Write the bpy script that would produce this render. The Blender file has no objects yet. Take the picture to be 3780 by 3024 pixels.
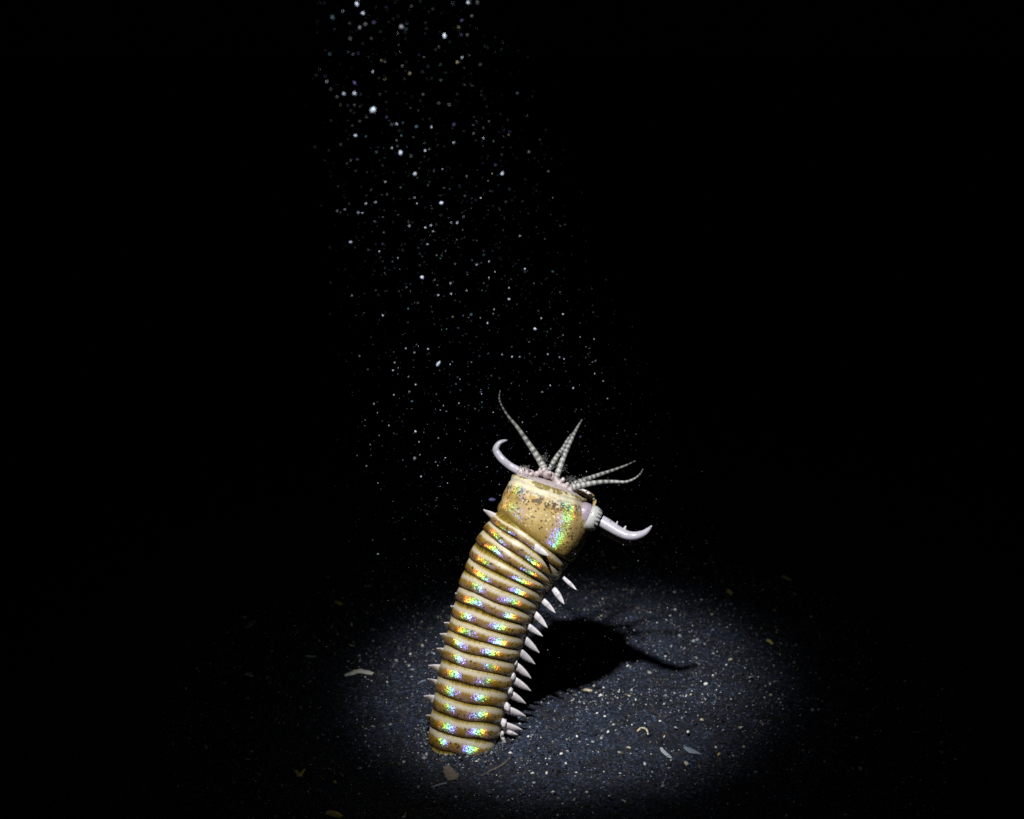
import bpy, math, random
import numpy as np
from mathutils import Vector, Matrix, noise as mnoise

random.seed(7); np.random.seed(7)
R = math.radians
scene = bpy.context.scene
COL = scene.collection

# ------------------------------------------------------------------ camera, world, lamp, exposure
PITCH = R(15.0)            # camera looks this far below the horizontal
FPX = 4924.0               # focal length in pixels of the 3780 px wide photograph
CU, CV = 1890.0, 1512.0
H = 0.209                  # height of the lens above the sand (metres)
fwd = Vector((0, math.cos(PITCH), -math.sin(PITCH)))
upv = Vector((0, math.sin(PITCH), math.cos(PITCH)))
rgt = Vector((1, 0, 0))

def ray(u, v):
    return fwd + rgt * ((u - CU) / FPX) + upv * (-(v - CV) / FPX)

def ground_hit(u, v, cam, z=0.0):
    d = ray(u, v)
    t = (z - cam.z) / d.z
    return cam + d * t

_b = ground_hit(1722, 2728, Vector((0, 0, H)))
CAM = Vector((-_b.x, -_b.y, H))          # the worm's burrow is the origin

cam_data = bpy.data.cameras.new("camera")
cam = bpy.data.objects.new("camera", cam_data)
COL.objects.link(cam)
cam.location = CAM
cam.rotation_euler = (math.pi / 2 - PITCH, 0, 0)
cam_data.sensor_width = 36.0
cam_data.lens = 36.0 * FPX / 3780.0
cam_data.clip_start = 0.005
cam_data.clip_end = 200.0
cam_data.dof.use_dof = True
cam_data.dof.focus_distance = 0.395
cam_data.dof.aperture_fstop = 20.0
scene.camera = cam

world = bpy.data.worlds.new("World")
scene.world = world
world.use_nodes = True
wb = world.node_tree.nodes["Background"]
wb.inputs[0].default_value = (0.2, 0.4, 0.7, 1)      # black water at night
wb.inputs[1].default_value = 0.0002

# the diver's snooted torch: a narrow beam from above, with a faint spill round it
LAMP = CAM + Vector((-0.0365, 0.244, 0.086))
AIM = ground_hit(2076, 2535, CAM)
ld = bpy.data.lights.new("dive_torch", 'SPOT')
ld.energy = 9.0
ld.color = (0.97, 0.985, 1.0)
ld.spot_size = R(75)
ld.spot_blend = 0.6
ld.shadow_soft_size = 0.006
ld.use_nodes = True
nt = ld.node_tree
em = nt.nodes["Emission"]
tc = nt.nodes.new("ShaderNodeTexCoord")
sx = nt.nodes.new("ShaderNodeSeparateXYZ")
nt.links.new(tc.outputs["Normal"], sx.inputs[0])
ab = nt.nodes.new("ShaderNodeMath"); ab.operation = 'ABSOLUTE'
nt.links.new(sx.outputs["Z"], ab.inputs[0])
ac = nt.nodes.new("ShaderNodeMath"); ac.operation = 'ARCCOSINE'
nt.links.new(ab.outputs[0], ac.inputs[0])
dv = nt.nodes.new("ShaderNodeMath"); dv.operation = 'DIVIDE'
dv.inputs[1].default_value = R(40)
nt.links.new(ac.outputs[0], dv.inputs[0])
cr = nt.nodes.new("ShaderNodeValToRGB")
prof = [(0, 1.0), (5, 1.0), (7.8, 0.88), (9.4, 0.62), (10.6, 0.30), (11.8, 0.10), (13.2, 0.020), (17, 0.010), (24, 0.006), (36, 0.001)]
els = cr.color_ramp.elements
while len(els) < len(prof):
    els.new(0.5)
for e, (a, s) in zip(els, prof):
    e.position = a / 40.0
    e.color = (s, s, s, 1)
nt.links.new(dv.outputs[0], cr.inputs[0])
lf = nt.nodes.new("ShaderNodeLightFalloff")           # the snoot's lens keeps the beam from thinning as fast as a bare bulb
lf.inputs["Strength"].default_value = 2.5
ml = nt.nodes.new("ShaderNodeMath"); ml.operation = 'MULTIPLY'
nt.links.new(cr.outputs[0], ml.inputs[0]); nt.links.new(lf.outputs["Linear"], ml.inputs[1])
nt.links.new(ml.outputs[0], em.inputs["Strength"])
lo = bpy.data.objects.new("dive_torch", ld)
COL.objects.link(lo)
lo.location = LAMP
BEAM = (AIM - LAMP).normalized()
lo.rotation_euler = BEAM.to_track_quat('-Z', 'Y').to_euler()

scene.view_settings.view_transform = 'Standard'
scene.view_settings.look = 'None'
scene.view_settings.exposure = 0.0
scene.view_settings.gamma = 1.0
scene.cycles.max_bounces = 6
scene.cycles.use_denoising = False

# ------------------------------------------------------------------ helpers
def tag(o, label=None, cat=None, group=None, kind=None):
    if label: o['label'] = label
    if cat: o['category'] = cat
    if group: o['group'] = group
    if kind: o['kind'] = kind
    return o

def link(name, mesh, mats=(), parent=None, smooth=True):
    for m in mats:
        mesh.materials.append(m)
    if smooth and len(mesh.polygons):
        mesh.polygons.foreach_set("use_smooth", [True] * len(mesh.polygons))
    o = bpy.data.objects.new(name, mesh)
    COL.objects.link(o)
    if parent: o.parent = parent
    return o

def mesh_from(name, verts, faces, uvs=None, midx=None):
    me = bpy.data.meshes.new(name)
    me.from_pydata([tuple(v) for v in verts], [], faces)
    if uvs is not None:                       # one uv per face corner
        l = me.uv_layers.new(name="UVMap")
        l.data.foreach_set("uv", np.array(uvs, dtype=np.float32).ravel())
    if midx is not None:
        me.polygons.foreach_set("material_index", midx)
    me.update()
    return me

class N:
    """tiny node-tree writer"""
    def __init__(s, name):
        s.m = bpy.data.materials.new(name); s.m.use_nodes = True
        s.t = s.m.node_tree; s.t.nodes.clear()
        s.out = s.t.nodes.new("ShaderNodeOutputMaterial")
    def n(s, typ, ins=None, **props):
        nd = s.t.nodes.new(typ)
        for k, v in props.items(): setattr(nd, k, v)
        for k, v in (ins or {}).items(): s.set(nd.inputs[k], v)
        return nd
    def set(s, sock, v):
        if isinstance(v, bpy.types.NodeSocket): s.t.links.new(v, sock)
        elif isinstance(v, bpy.types.Node): s.t.links.new(v.outputs[0], sock)
        elif isinstance(v, (tuple, list)) and len(v) == 3 and sock.type == 'RGBA': sock.default_value = (*v, 1)
        else: sock.default_value = v
    def math(s, op, a, b=0.0, c=0.0, clamp=False):
        nd = s.t.nodes.new("ShaderNodeMath"); nd.operation = op; nd.use_clamp = clamp
        s.set(nd.inputs[0], a); s.set(nd.inputs[1], b); s.set(nd.inputs[2], c)
        return nd.outputs[0]
    def ramp(s, fac, stops, interp='LINEAR'):
        nd = s.t.nodes.new("ShaderNodeValToRGB"); e = nd.color_ramp.elements
        nd.color_ramp.interpolation = interp
        while len(e) < len(stops): e.new(0.5)
        for x, (p, c) in zip(e, stops):
            x.position = p
            x.color = (c, c, c, 1) if not isinstance(c, tuple) else (*c, 1)
        s.set(nd.inputs[0], fac)
        return nd.outputs[0]
    def mix(s, fac, a, b, mode='MIX'):
        nd = s.t.nodes.new("ShaderNodeMix"); nd.data_type = 'RGBA'; nd.blend_type = mode
        s.set(nd.inputs[0], fac); s.set(nd.inputs[6], a); s.set(nd.inputs[7], b)
        return nd.outputs[2]
    def noise(s, vec, scale, detail=2, rough=0.5):
        return s.n("ShaderNodeTexNoise", {"Vector": vec, "Scale": scale, "Detail": detail, "Roughness": rough}).outputs[0]
    def obj(s): return s.n("ShaderNodeTexCoord").outputs["Object"]
    def bump(s, h, dist, strength=1.0):
        return s.n("ShaderNodeBump", {"Height": h, "Distance": dist, "Strength": strength}).outputs[0]
    def done(s, shader):
        s.set(s.out.inputs[0], shader); return s.m

def simple(name, col, rough=0.6, var=0.35, scale=900, bump=0.0001, sss=0.0, spec=0.4):
    m = N(name); o = m.obj()
    nz = m.noise(o, scale, 3)
    c = m.mix(nz, tuple(x * (1 - var) for x in col), tuple(min(1, x * (1 + var)) for x in col))
    p = m.n("ShaderNodeBsdfPrincipled", {"Base Color": c, "Roughness": rough, "Specular IOR Level": spec,
            "Normal": m.bump(m.noise(o, scale * 2.2, 3), bump)})
    if sss:
        p.inputs["Subsurface Weight"].default_value = sss
        p.inputs["Subsurface Radius"].default_value = (0.0012, 0.0008, 0.0006)
        p.inputs["Subsurface Scale"].default_value = 1.0
    return m.done(p)

# ------------------------------------------------------------------ the sea floor
def gz(x, y):
    """height of the sand"""
    p = Vector((x, y, 0))
    h = 0.0016 * mnoise.noise(p * 28) + 0.0010 * mnoise.noise(p * 75 + Vector((5, 1, 0))) + 0.0003 * mnoise.noise(p * 210)
    r = math.hypot(x, y)
    h += 0.02 * mnoise.noise(p * 2.1 + Vector((3, 9, 0))) * min(1.0, max(0.0, (r - 0.2) / 0.6))
    # burrow mouth: a small moat in front of the worm, a low rim round it
    h += 0.0016 * math.exp(-((r - 0.0140) / 0.0036) ** 2) * (0.8 + 0.5 * mnoise.noise(p * 160)) * min(1.0, max(0.0, 0.5 + (-y - 1.3 * x) / 0.022))
    h -= 0.0022 * math.exp(-(((x - 0.014) / 0.010) ** 2 + ((y + 0.008) / 0.010) ** 2))
    h += 0.0007 * math.exp(-((r - 0.028) / 0.008) ** 2)
    # the bank that catches the light on the right of the burrow
    h += 0.0070 * math.exp(-(((x - 0.058) / 0.036) ** 2 + ((y - 0.008) / 0.017) ** 2))
    h -= 0.0030 * math.exp(-(((x - 0.040) / 0.022) ** 2 + ((y - 0.045) / 0.016) ** 2))
    return h

def on_sand(u, v):
    p = ground_hit(u, v, CAM)
    for _ in range(5):
        p = ground_hit(u, v, CAM, gz(p.x, p.y))
    return p

def build_floor():
    def axis(c, half, n_in, far, n_out):
        inner = np.linspace(-half, half, n_in)
        g = half * np.geomspace(1.03, far / half, n_out)
        return np.concatenate([-g[::-1], inner, g]) + c
    xs = axis(0.025, 0.13, 520, 60.0, 60)
    ys = axis(0.02, 0.13, 520, 60.0, 60)
    nx, ny = len(xs), len(ys)
    verts = []
    for y in ys:
        for x in xs:
            z = gz(x, y)
            if abs(x) < 0.18 and abs(y) < 0.2:
                p = Vector((x, y, 0))
                z += 0.00030 * mnoise.noise(p * 900) + 0.0004 * mnoise.noise(p * 420 + Vector((0, 4, 2)))
            verts.append((x, y, z))
    faces = [(j * nx + i, j * nx + i + 1, (j + 1) * nx + i + 1, (j + 1) * nx + i) for j in range(ny - 1) for i in range(nx - 1)]
    m = N("dark_volcanic_sand"); o = m.obj()
    f = m.noise(o, 900, 4, 0.75)
    c = m.ramp(f, [(0.36, (0.002, 0.003, 0.007)), (0.49, (0.007, 0.011, 0.025)), (0.59, (0.026, 0.038, 0.072)), (0.69, (0.12, 0.15, 0.20))])
    big = m.math('ADD', m.math('MULTIPLY', m.noise(o, 80, 3), 0.5), m.math('MULTIPLY', m.noise(o, 330, 3, 0.65), 0.5))
    c = m.mix(1.0, c, m.ramp(big, [(0.38, 0.28), (0.62, 1.2)]), 'MULTIPLY')
    brown = m.noise(o, 400, 2)
    c = m.mix(m.ramp(brown, [(0.55, 0.0), (0.75, 0.5)]), c, (0.045, 0.036, 0.026))
    hgt = m.math('ADD', m.noise(o, 1800, 3, 0.7), m.math('MULTIPLY', m.noise(o, 600, 3), 1.5))
    p = m.n("ShaderNodeBsdfPrincipled", {"Base Color": c, "Roughness": 0.75, "Specular IOR Level": 0.35, "Normal": m.bump(hgt, 0.0006)})
    fl = link("seabed", mesh_from("seabed", verts, faces), [m.done(p)])
    tag(fl, "dark volcanic sand of the sea floor around the burrow", None, None, "structure")
build_floor()

# lumps ---------------------------------------------------------------
ICO = None
def ico(sub):
    import bmesh
    bm = bmesh.new(); bmesh.ops.create_icosphere(bm, subdivisions=sub, radius=1.0)
    v = np.array([x.co[:] for x in bm.verts]); f = [[x.index for x in q.verts] for q in bm.faces]
    bm.free(); return v, f
ICO1, ICO2, ICO3 = ico(1), ico(2), ico(3)

def lump(base, seed, sx=1, sy=1, sz=1, rough=0.35, freq=1.3):
    v, f = base
    out = []
    for p in v:
        q = Vector(p)
        k = 1 + rough * mnoise.noise(q * freq + Vector((seed * 3.1, seed * 1.7, seed)))
        k += rough * 0.4 * mnoise.noise(q * freq * 2.7 + Vector((seed, seed * 2.3, 1)))
        out.append((q.x * k * sx, q.y * k * sy, q.z * k * sz))
    return np.array(out), f

class MB:
    def __init__(s): s.v = []; s.f = []; s.n = 0
    def add(s, v, f):
        s.v.extend([tuple(x) for x in v]); s.f.extend([[i + s.n for i in q] for q in f]); s.n += len(v)
    def build(s, name, mat, parent=None, smooth=True):
        return link(name, mesh_from(name, s.v, s.f), [mat] if not isinstance(mat, list) else mat, parent, smooth)

def frames(pts):
    """parallel-transported frames along a polyline"""
    n = len(pts); T = []
    for i in range(n):
        T.append((pts[min(i + 1, n - 1)] - pts[max(i - 1, 0)]).normalized())
    a = Vector((0, -1, 0)); a = (a - T[0] * a.dot(T[0])).normalized()
    A = []
    for t in T:
        a = (a - t * a.dot(t)).normalized(); A.append(a.copy())
    return T, A, [t.cross(x) for t, x in zip(T, A)]

def smooth_path(ctrl, n):
    """Catmull-Rom through control tuples (any dimension)"""
    c = np.array(ctrl, float)
    c = np.vstack([2 * c[0] - c[1], c, 2 * c[-1] - c[-2]])
    m = len(c) - 3; out = []
    for k in range(n):
        t = k / (n - 1) * m; i = min(int(t), m - 1); t -= i
        p0, p1, p2, p3 = c[i:i + 4]
        out.append(0.5 * (2 * p1 + (p2 - p0) * t + (2 * p0 - 5 * p1 + 4 * p2 - p3) * t * t + (3 * p1 - p0 - 3 * p2 + p3) * t ** 3))
    return out

def tube(pts, rad, seg=14, flat=1.0, cap=True, vscale=1.0):
    """returns verts, faces, loop uvs; flat squashes across the second frame axis"""
    T, A, B = frames(pts); V = []; F = []; U = []
    n = len(pts)
    for i in range(n):
        for k in range(seg):
            a = 2 * math.pi * k / seg
            V.append(pts[i] + (A[i] * math.cos(a) * flat + B[i] * math.sin(a)) * rad[i])
    for i in range(n - 1):
        for k in range(seg):
            k2 = (k + 1) % seg
            F.append([i * seg + k, i * seg + k2, (i + 1) * seg + k2, (i + 1) * seg + k])
            v0, v1 = i / (n - 1) * vscale, (i + 1) / (n - 1) * vscale
            U += [(k / seg, v0), ((k + 1) / seg, v0), ((k + 1) / seg, v1), (k / seg, v1)]
    if cap:
        V.append(pts[0]); V.append(pts[-1]); b, t = len(V) - 2, len(V) - 1
        for k in range(seg):
            k2 = (k + 1) % seg
            F.append([b, k2, k]); U += [(0, 0)] * 3
            F.append([t, (n - 1) * seg + k, (n - 1) * seg + k2]); U += [(0, vscale)] * 3
    return V, F, U

# ------------------------------------------------------------------ the worm
LEAN = R(18)
PN = Vector((0, math.cos(LEAN), -math.sin(LEAN)))         # normal of the plane the worm bends in
def on_worm(u, v, off=0.0):
    """point of the worm's own leaning plane, off metres behind it (negative: in front)"""
    d = ray(u, v)
    t = (PN * off - CAM).dot(PN) / d.dot(PN)
    return CAM + d * t
def px(n, p):
    """n photograph pixels as metres at p"""
    return n * (p - CAM).dot(fwd) / FPX
S = 1.7532                                                # 2156 px view -> photograph
Z1 = lambda x, y: (1700 + x / 2.695, 1400 + y / 2.695)    # three close-up views
Z2 = lambda x, y: (1550 + x / 3.08, 1800 + y / 3.08)
Z3 = lambda x, y: (1500 + x / 2.875, 2300 + y / 2.875)

def skin(name, head):
    m = N(name)
    uvn = m.n("ShaderNodeUVMap", uv_map="UVMap").outputs[0]
    sp = m.n("ShaderNodeSeparateXYZ", {0: uvn})
    U, V = sp.outputs[0], sp.outputs[1]
    o = m.obj()
    fine = m.noise(o, 2200, 3, 0.6)
    # fine streaks along the body
    st_vec = m.n("ShaderNodeCombineXYZ", {0: m.math('MULTIPLY', U, 150.0), 1: m.math('MULTIPLY', V, 1.2), 2: 0.0})
    streak = m.noise(st_vec, 1.0, 2)
    blot = m.noise(o, 260, 3, 0.6)
    vor = m.n("ShaderNodeTexVoronoi", {"Vector": o, "Scale": 900.0 if not head else 860.0, "Randomness": 1.0})
    dots = m.ramp(vor.outputs["Distance"], [(0.30, 1.0), (0.42, 0.0)] if not head else [(0.25, 1.0), (0.33, 0.0)])
    if not head:
        wob = m.math('MULTIPLY', m.math('SUBTRACT', streak, 0.5), 0.24)
        ph = m.math('FRACT', V)
        phw = m.math('ADD', ph, wob)
        c = m.ramp(phw, [(0.0, (0.10, 0.065, 0.006)), (0.06, (0.26, 0.185, 0.025)), (0.13, (0.40, 0.30, 0.09)), (0.23, (0.56, 0.50, 0.37)), (0.38, (0.52, 0.45, 0.32)),
                         (0.52, (0.26, 0.160, 0.014)), (0.84, (0.12, 0.064, 0.004)), (0.96, (0.065, 0.036, 0.005)), (1.0, (0.03, 0.016, 0.004))])
        # rust and plum tint in the lower band of the rings
        c = m.mix(m.math('MULTIPLY', m.ramp(phw, [(0.5, 0.0), (0.7, 1.0)]), m.ramp(blot, [(0.42, 0.0), (0.62, 0.7)])), c, (0.22, 0.13, 0.10))
        # brown speckle on the band
        band = m.ramp(ph, [(0.36, 0.0), (0.48, 1.0), (0.9, 1.0), (0.97, 0.3)])
        spk = m.math('MULTIPLY', m.math('MULTIPLY', dots, band), m.ramp(m.noise(o, 420, 2), [(0.42, 0.0), (0.55, 1.0)]))
        c = m.mix(m.math('MULTIPLY', spk, 0.85), c, (0.03, 0.016, 0.004))
        irmask = m.math('MULTIPLY', m.ramp(ph, [(0.20, 0.03), (0.38, 0.10), (0.5, 1.0), (0.95, 1.0), (1.0, 0.2)]), m.ramp(m.noise(o, 170, 3), [(0.40, 0.12), (0.58, 1.0)]))
    else:
        # V runs -1 (neck) .. 0 (lip)
        vv = m.math('ADD', V, m.math('MULTIPLY', m.math('SUBTRACT', blot, 0.5), 0.35))
        c = m.ramp(m.math('ADD', vv, 1.0), [(0.0, (0.22, 0.14, 0.025)), (0.25, (0.38, 0.27, 0.09)), (0.55, (0.44, 0.32, 0.12)), (0.72, (0.40, 0.26, 0.07)), (0.79, (0.58, 0.51, 0.33)),
                                            (0.93, (0.64, 0.58, 0.42)), (0.965, (0.56, 0.49, 0.31)), (0.985, (0.22, 0.17, 0.05))])
        dmask = m.math('MULTIPLY', m.math('MULTIPLY', dots, m.ramp(m.math('ADD', V, 1.0), [(0.05, 0.3), (0.2, 1.0), (0.75, 1.0), (0.86, 0.1)])),
                       m.ramp(m.noise(o, 300, 2), [(0.30, 0.0), (0.40, 1.0)]))
        c = m.mix(m.math('MULTIPLY', dmask, 0.85), c, (0.05, 0.028, 0.006))
        # rough brown patch across the crown
        patch = m.math('MULTIPLY', m.ramp(m.math('ADD', V, 1.0), [(0.60, 0.0), (0.70, 1.0), (0.78, 1.0), (0.86, 0.0)]), m.ramp(m.noise(o, 620, 3), [(0.46, 0.0), (0.54, 1.0)]))
        c = m.mix(m.math('MULTIPLY', patch, 0.9), c, (0.06, 0.032, 0.006))
        # pale granules
        v2 = m.n("ShaderNodeTexVoronoi", {"Vector": o, "Scale": 1000.0})
        gran = m.math('MULTIPLY', m.ramp(v2.outputs["Distance"], [(0.28, 1.0), (0.38, 0.0)]), m.ramp(m.noise(o, 230, 2), [(0.52, 0.0), (0.62, 0.8)]))
        c = m.mix(gran, c, (0.68, 0.60, 0.38))
        irmask = m.ramp(m.math('ADD', V, 1.0), [(0.0, 1.0), (0.4, 0.8), (0.8, 0.5), (0.95, 0.1)])
    c = m.mix(m.math('MULTIPLY', fine, 0.35), c, m.mix(1.0, c, (0.55, 0.5, 0.45), 'MULTIPLY'))
    hgt = m.math('ADD', fine, m.math('MULTIPLY', streak, 0.8))
    nb = m.bump(hgt, 0.00006)
    p = m.n("ShaderNodeBsdfPrincipled", {"Base Color": c, "Roughness": 0.38 if not head else 0.5, "Specular IOR Level": 0.3 if not head else 0.2, "Normal": nb,
            "Subsurface Weight": 0.25, "Subsurface Scale": 1.0, "Subsurface Radius": (0.0012, 0.0007, 0.0004)})
    # the cuticle is a diffraction grating of fine fibres: each wavelength is thrown to its own
    # angle either side of the mirror direction, so every colour is a glossy lobe with the normal tipped
    # round the body by its own amount
    tg = m.n("ShaderNodeTangent", direction_type='UV_MAP', uv_map="UVMap").outputs[0]
    nb2 = m.bump(m.noise(o, 1700, 2, 0.6), 0.00012)
    glit = m.ramp(m.noise(o, 1900, 2, 0.7), [(0.40, 0.05), (0.62, 1.0)])
    wgt = m.math('MULTIPLY', irmask, glit)
    G = 0.050 if not head else 0.017
    lobes = [(0.33, (0.30, 0.18, 1.0)), (0.41, (0.16, 0.45, 0.95)), (0.50, (0.12, 1.3, 0.22)), (0.60, (0.55, 1.0, 0.07)), (0.72, (0.60, 0.34, 0.03)), (0.84, (0.65, 0.08, 0.03))]
    sh = p.outputs[0]
    # the fibres lie slightly tipped up the body, a little differently in every ring
    rnd = m.n("ShaderNodeTexWhiteNoise", {"W": m.math('FLOOR', V)}, noise_dimensions='1D').outputs["Value"]
    tz = m.math('ADD', m.math('MULTIPLY', rnd, 0.22), m.math('MULTIPLY', m.math('ADD', V, 10.0), 0.0115)) if not head else m.math('MULTIPLY', V, -0.34)
    tx = m.math('ADD', m.math('MULTIPLY', rnd, -0.14), 0.16) if not head else m.math('MULTIPLY', rnd, 0.0)
    tip = m.n("ShaderNodeCombineXYZ", {0: tx, 1: 0.1, 2: tz}).outputs[0]
    for k, col in lobes:
        if head: k *= 1.45
        for sgn in (1, -1):
            off = m.n("ShaderNodeVectorMath", {0: tg, 1: (k * sgn, k * sgn, k * sgn)}, operation='MULTIPLY')
            tl = m.n("ShaderNodeVectorMath", {0: nb2, 1: tip}, operation='ADD')
            ad = m.n("ShaderNodeVectorMath", {0: tl.outputs[0], 1: off.outputs[0]}, operation='ADD')
            nn = m.n("ShaderNodeVectorMath", {0: ad.outputs[0]}, operation='NORMALIZE')
            cc = m.mix(1.0, tuple(x * G for x in col), wgt, 'MULTIPLY')
            g = m.n("ShaderNodeBsdfAnisotropic", {"Color": cc, "Roughness": 0.19, "Normal": nn.outputs[0]})
            a = m.n("ShaderNodeAddShader", {0: sh, 1: g.outputs[0]})
            sh = a.outputs[0]
    return m.done(sh)

M_RING = skin("ringed_cuticle", False)
M_HEAD = skin("head_cuticle", True)
M_JAW = simple("pale_lilac_jaw", (0.43, 0.405, 0.455), 0.3, 0.12, 700, 0.00004, 0.3, 0.5)
M_FLESH = simple("pinkish_flesh", (0.46, 0.385, 0.38), 0.4, 0.4, 900, 0.00012, 0.4, 0.5)
M_CUFF = simple("lilac_grey_flesh", (0.30, 0.24, 0.29), 0.4, 0.25, 800, 0.0001, 0.3, 0.5)
M_FOOT = simple("white_bristle_foot", (0.56, 0.52, 0.53), 0.4, 0.15, 900, 0.00008, 0.3, 0.4)
M_RIM = simple("olive_mouth_rim", (0.33, 0.24, 0.09), 0.4, 0.45, 900, 0.0001, 0.2, 0.4)
M_TOOTH = simple("ivory_tooth", (0.62, 0.58, 0.58), 0.3, 0.1, 900, 0.00003)
M_SANDCLING = simple("clinging_dark_sand", (0.075, 0.075, 0.075), 0.7, 0.8, 1500, 0.0002)
M_COLLAR = N("pale_serrated_collar"); _o = M_COLLAR.obj()
_uv = M_COLLAR.n("ShaderNodeUVMap", uv_map="UVMap").outputs[0]
_s = M_COLLAR.n("ShaderNodeSeparateXYZ", {0: _uv})
_w = M_COLLAR.math('SINE', M_COLLAR.math('ADD', M_COLLAR.math('MULTIPLY', _s.outputs[0], 2 * math.pi * 17), M_COLLAR.math('MULTIPLY', M_COLLAR.noise(_o, 420, 2), 9.0)))
_e = M_COLLAR.ramp(_s.outputs[1], [(0.45, 0.0), (0.53, 1.0)])
_d = M_COLLAR.math('MULTIPLY', M_COLLAR.ramp(_w, [(0.45, 0.0), (0.75, 1.0)]), _e)
_d = M_COLLAR.math('MAXIMUM', _d, M_COLLAR.ramp(_s.outputs[1], [(0.68, 0.0), (0.74, 1.0)]))  # inside of the cup painted near black: shade of the gap round the jaw
_c = M_COLLAR.mix(_d, (0.44, 0.44, 0.42), (0.02, 0.02, 0.022))
M_COLLAR = M_COLLAR.done(M_COLLAR.n("ShaderNodeBsdfPrincipled", {"Base Color": _c, "Roughness": 0.3}))

def banded(name):
    m = N(name)
    uvn = m.n("ShaderNodeUVMap", uv_map="UVMap").outputs[0]
    sp = m.n("ShaderNodeSeparateXYZ", {0: uvn}); o = m.obj()
    f = m.math('FRACT', m.math('ADD', sp.outputs[1], m.math('MULTIPLY', m.math('SUBTRACT', m.noise(o, 900, 2), 0.5), 0.2)))
    c = m.ramp(f, [(0.0, (0.05, 0.05, 0.055)), (0.42, (0.08, 0.08, 0.08)), (0.50, (0.32, 0.32, 0.31)), (0.88, (0.36, 0.355, 0.34)), (1.0, (0.08, 0.08, 0.08))])
    c = m.mix(m.ramp(m.noise(o, 350, 2), [(0.35, 0.0), (0.7, 0.5)]), c, (0.45, 0.43, 0.36))
    return m.done(m.n("ShaderNodeBsdfPrincipled", {"Base Color": c, "Roughness": 0.45, "Normal": m.bump(m.noise(o, 1800, 2), 0.0001), "Subsurface Weight": 0.2,
                    "Subsurface Radius": (0.0008, 0.0006, 0.0005), "Subsurface Scale": 1.0}))
M_ANT = banded("banded_antenna")

worm = bpy.data.objects.new("bristle_worm", None)
COL.objects.link(worm)
worm.empty_display_size = 0.01
tag(worm, "large golden ringed marine worm with open hooked jaws rising from its sand burrow", "worm")

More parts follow.
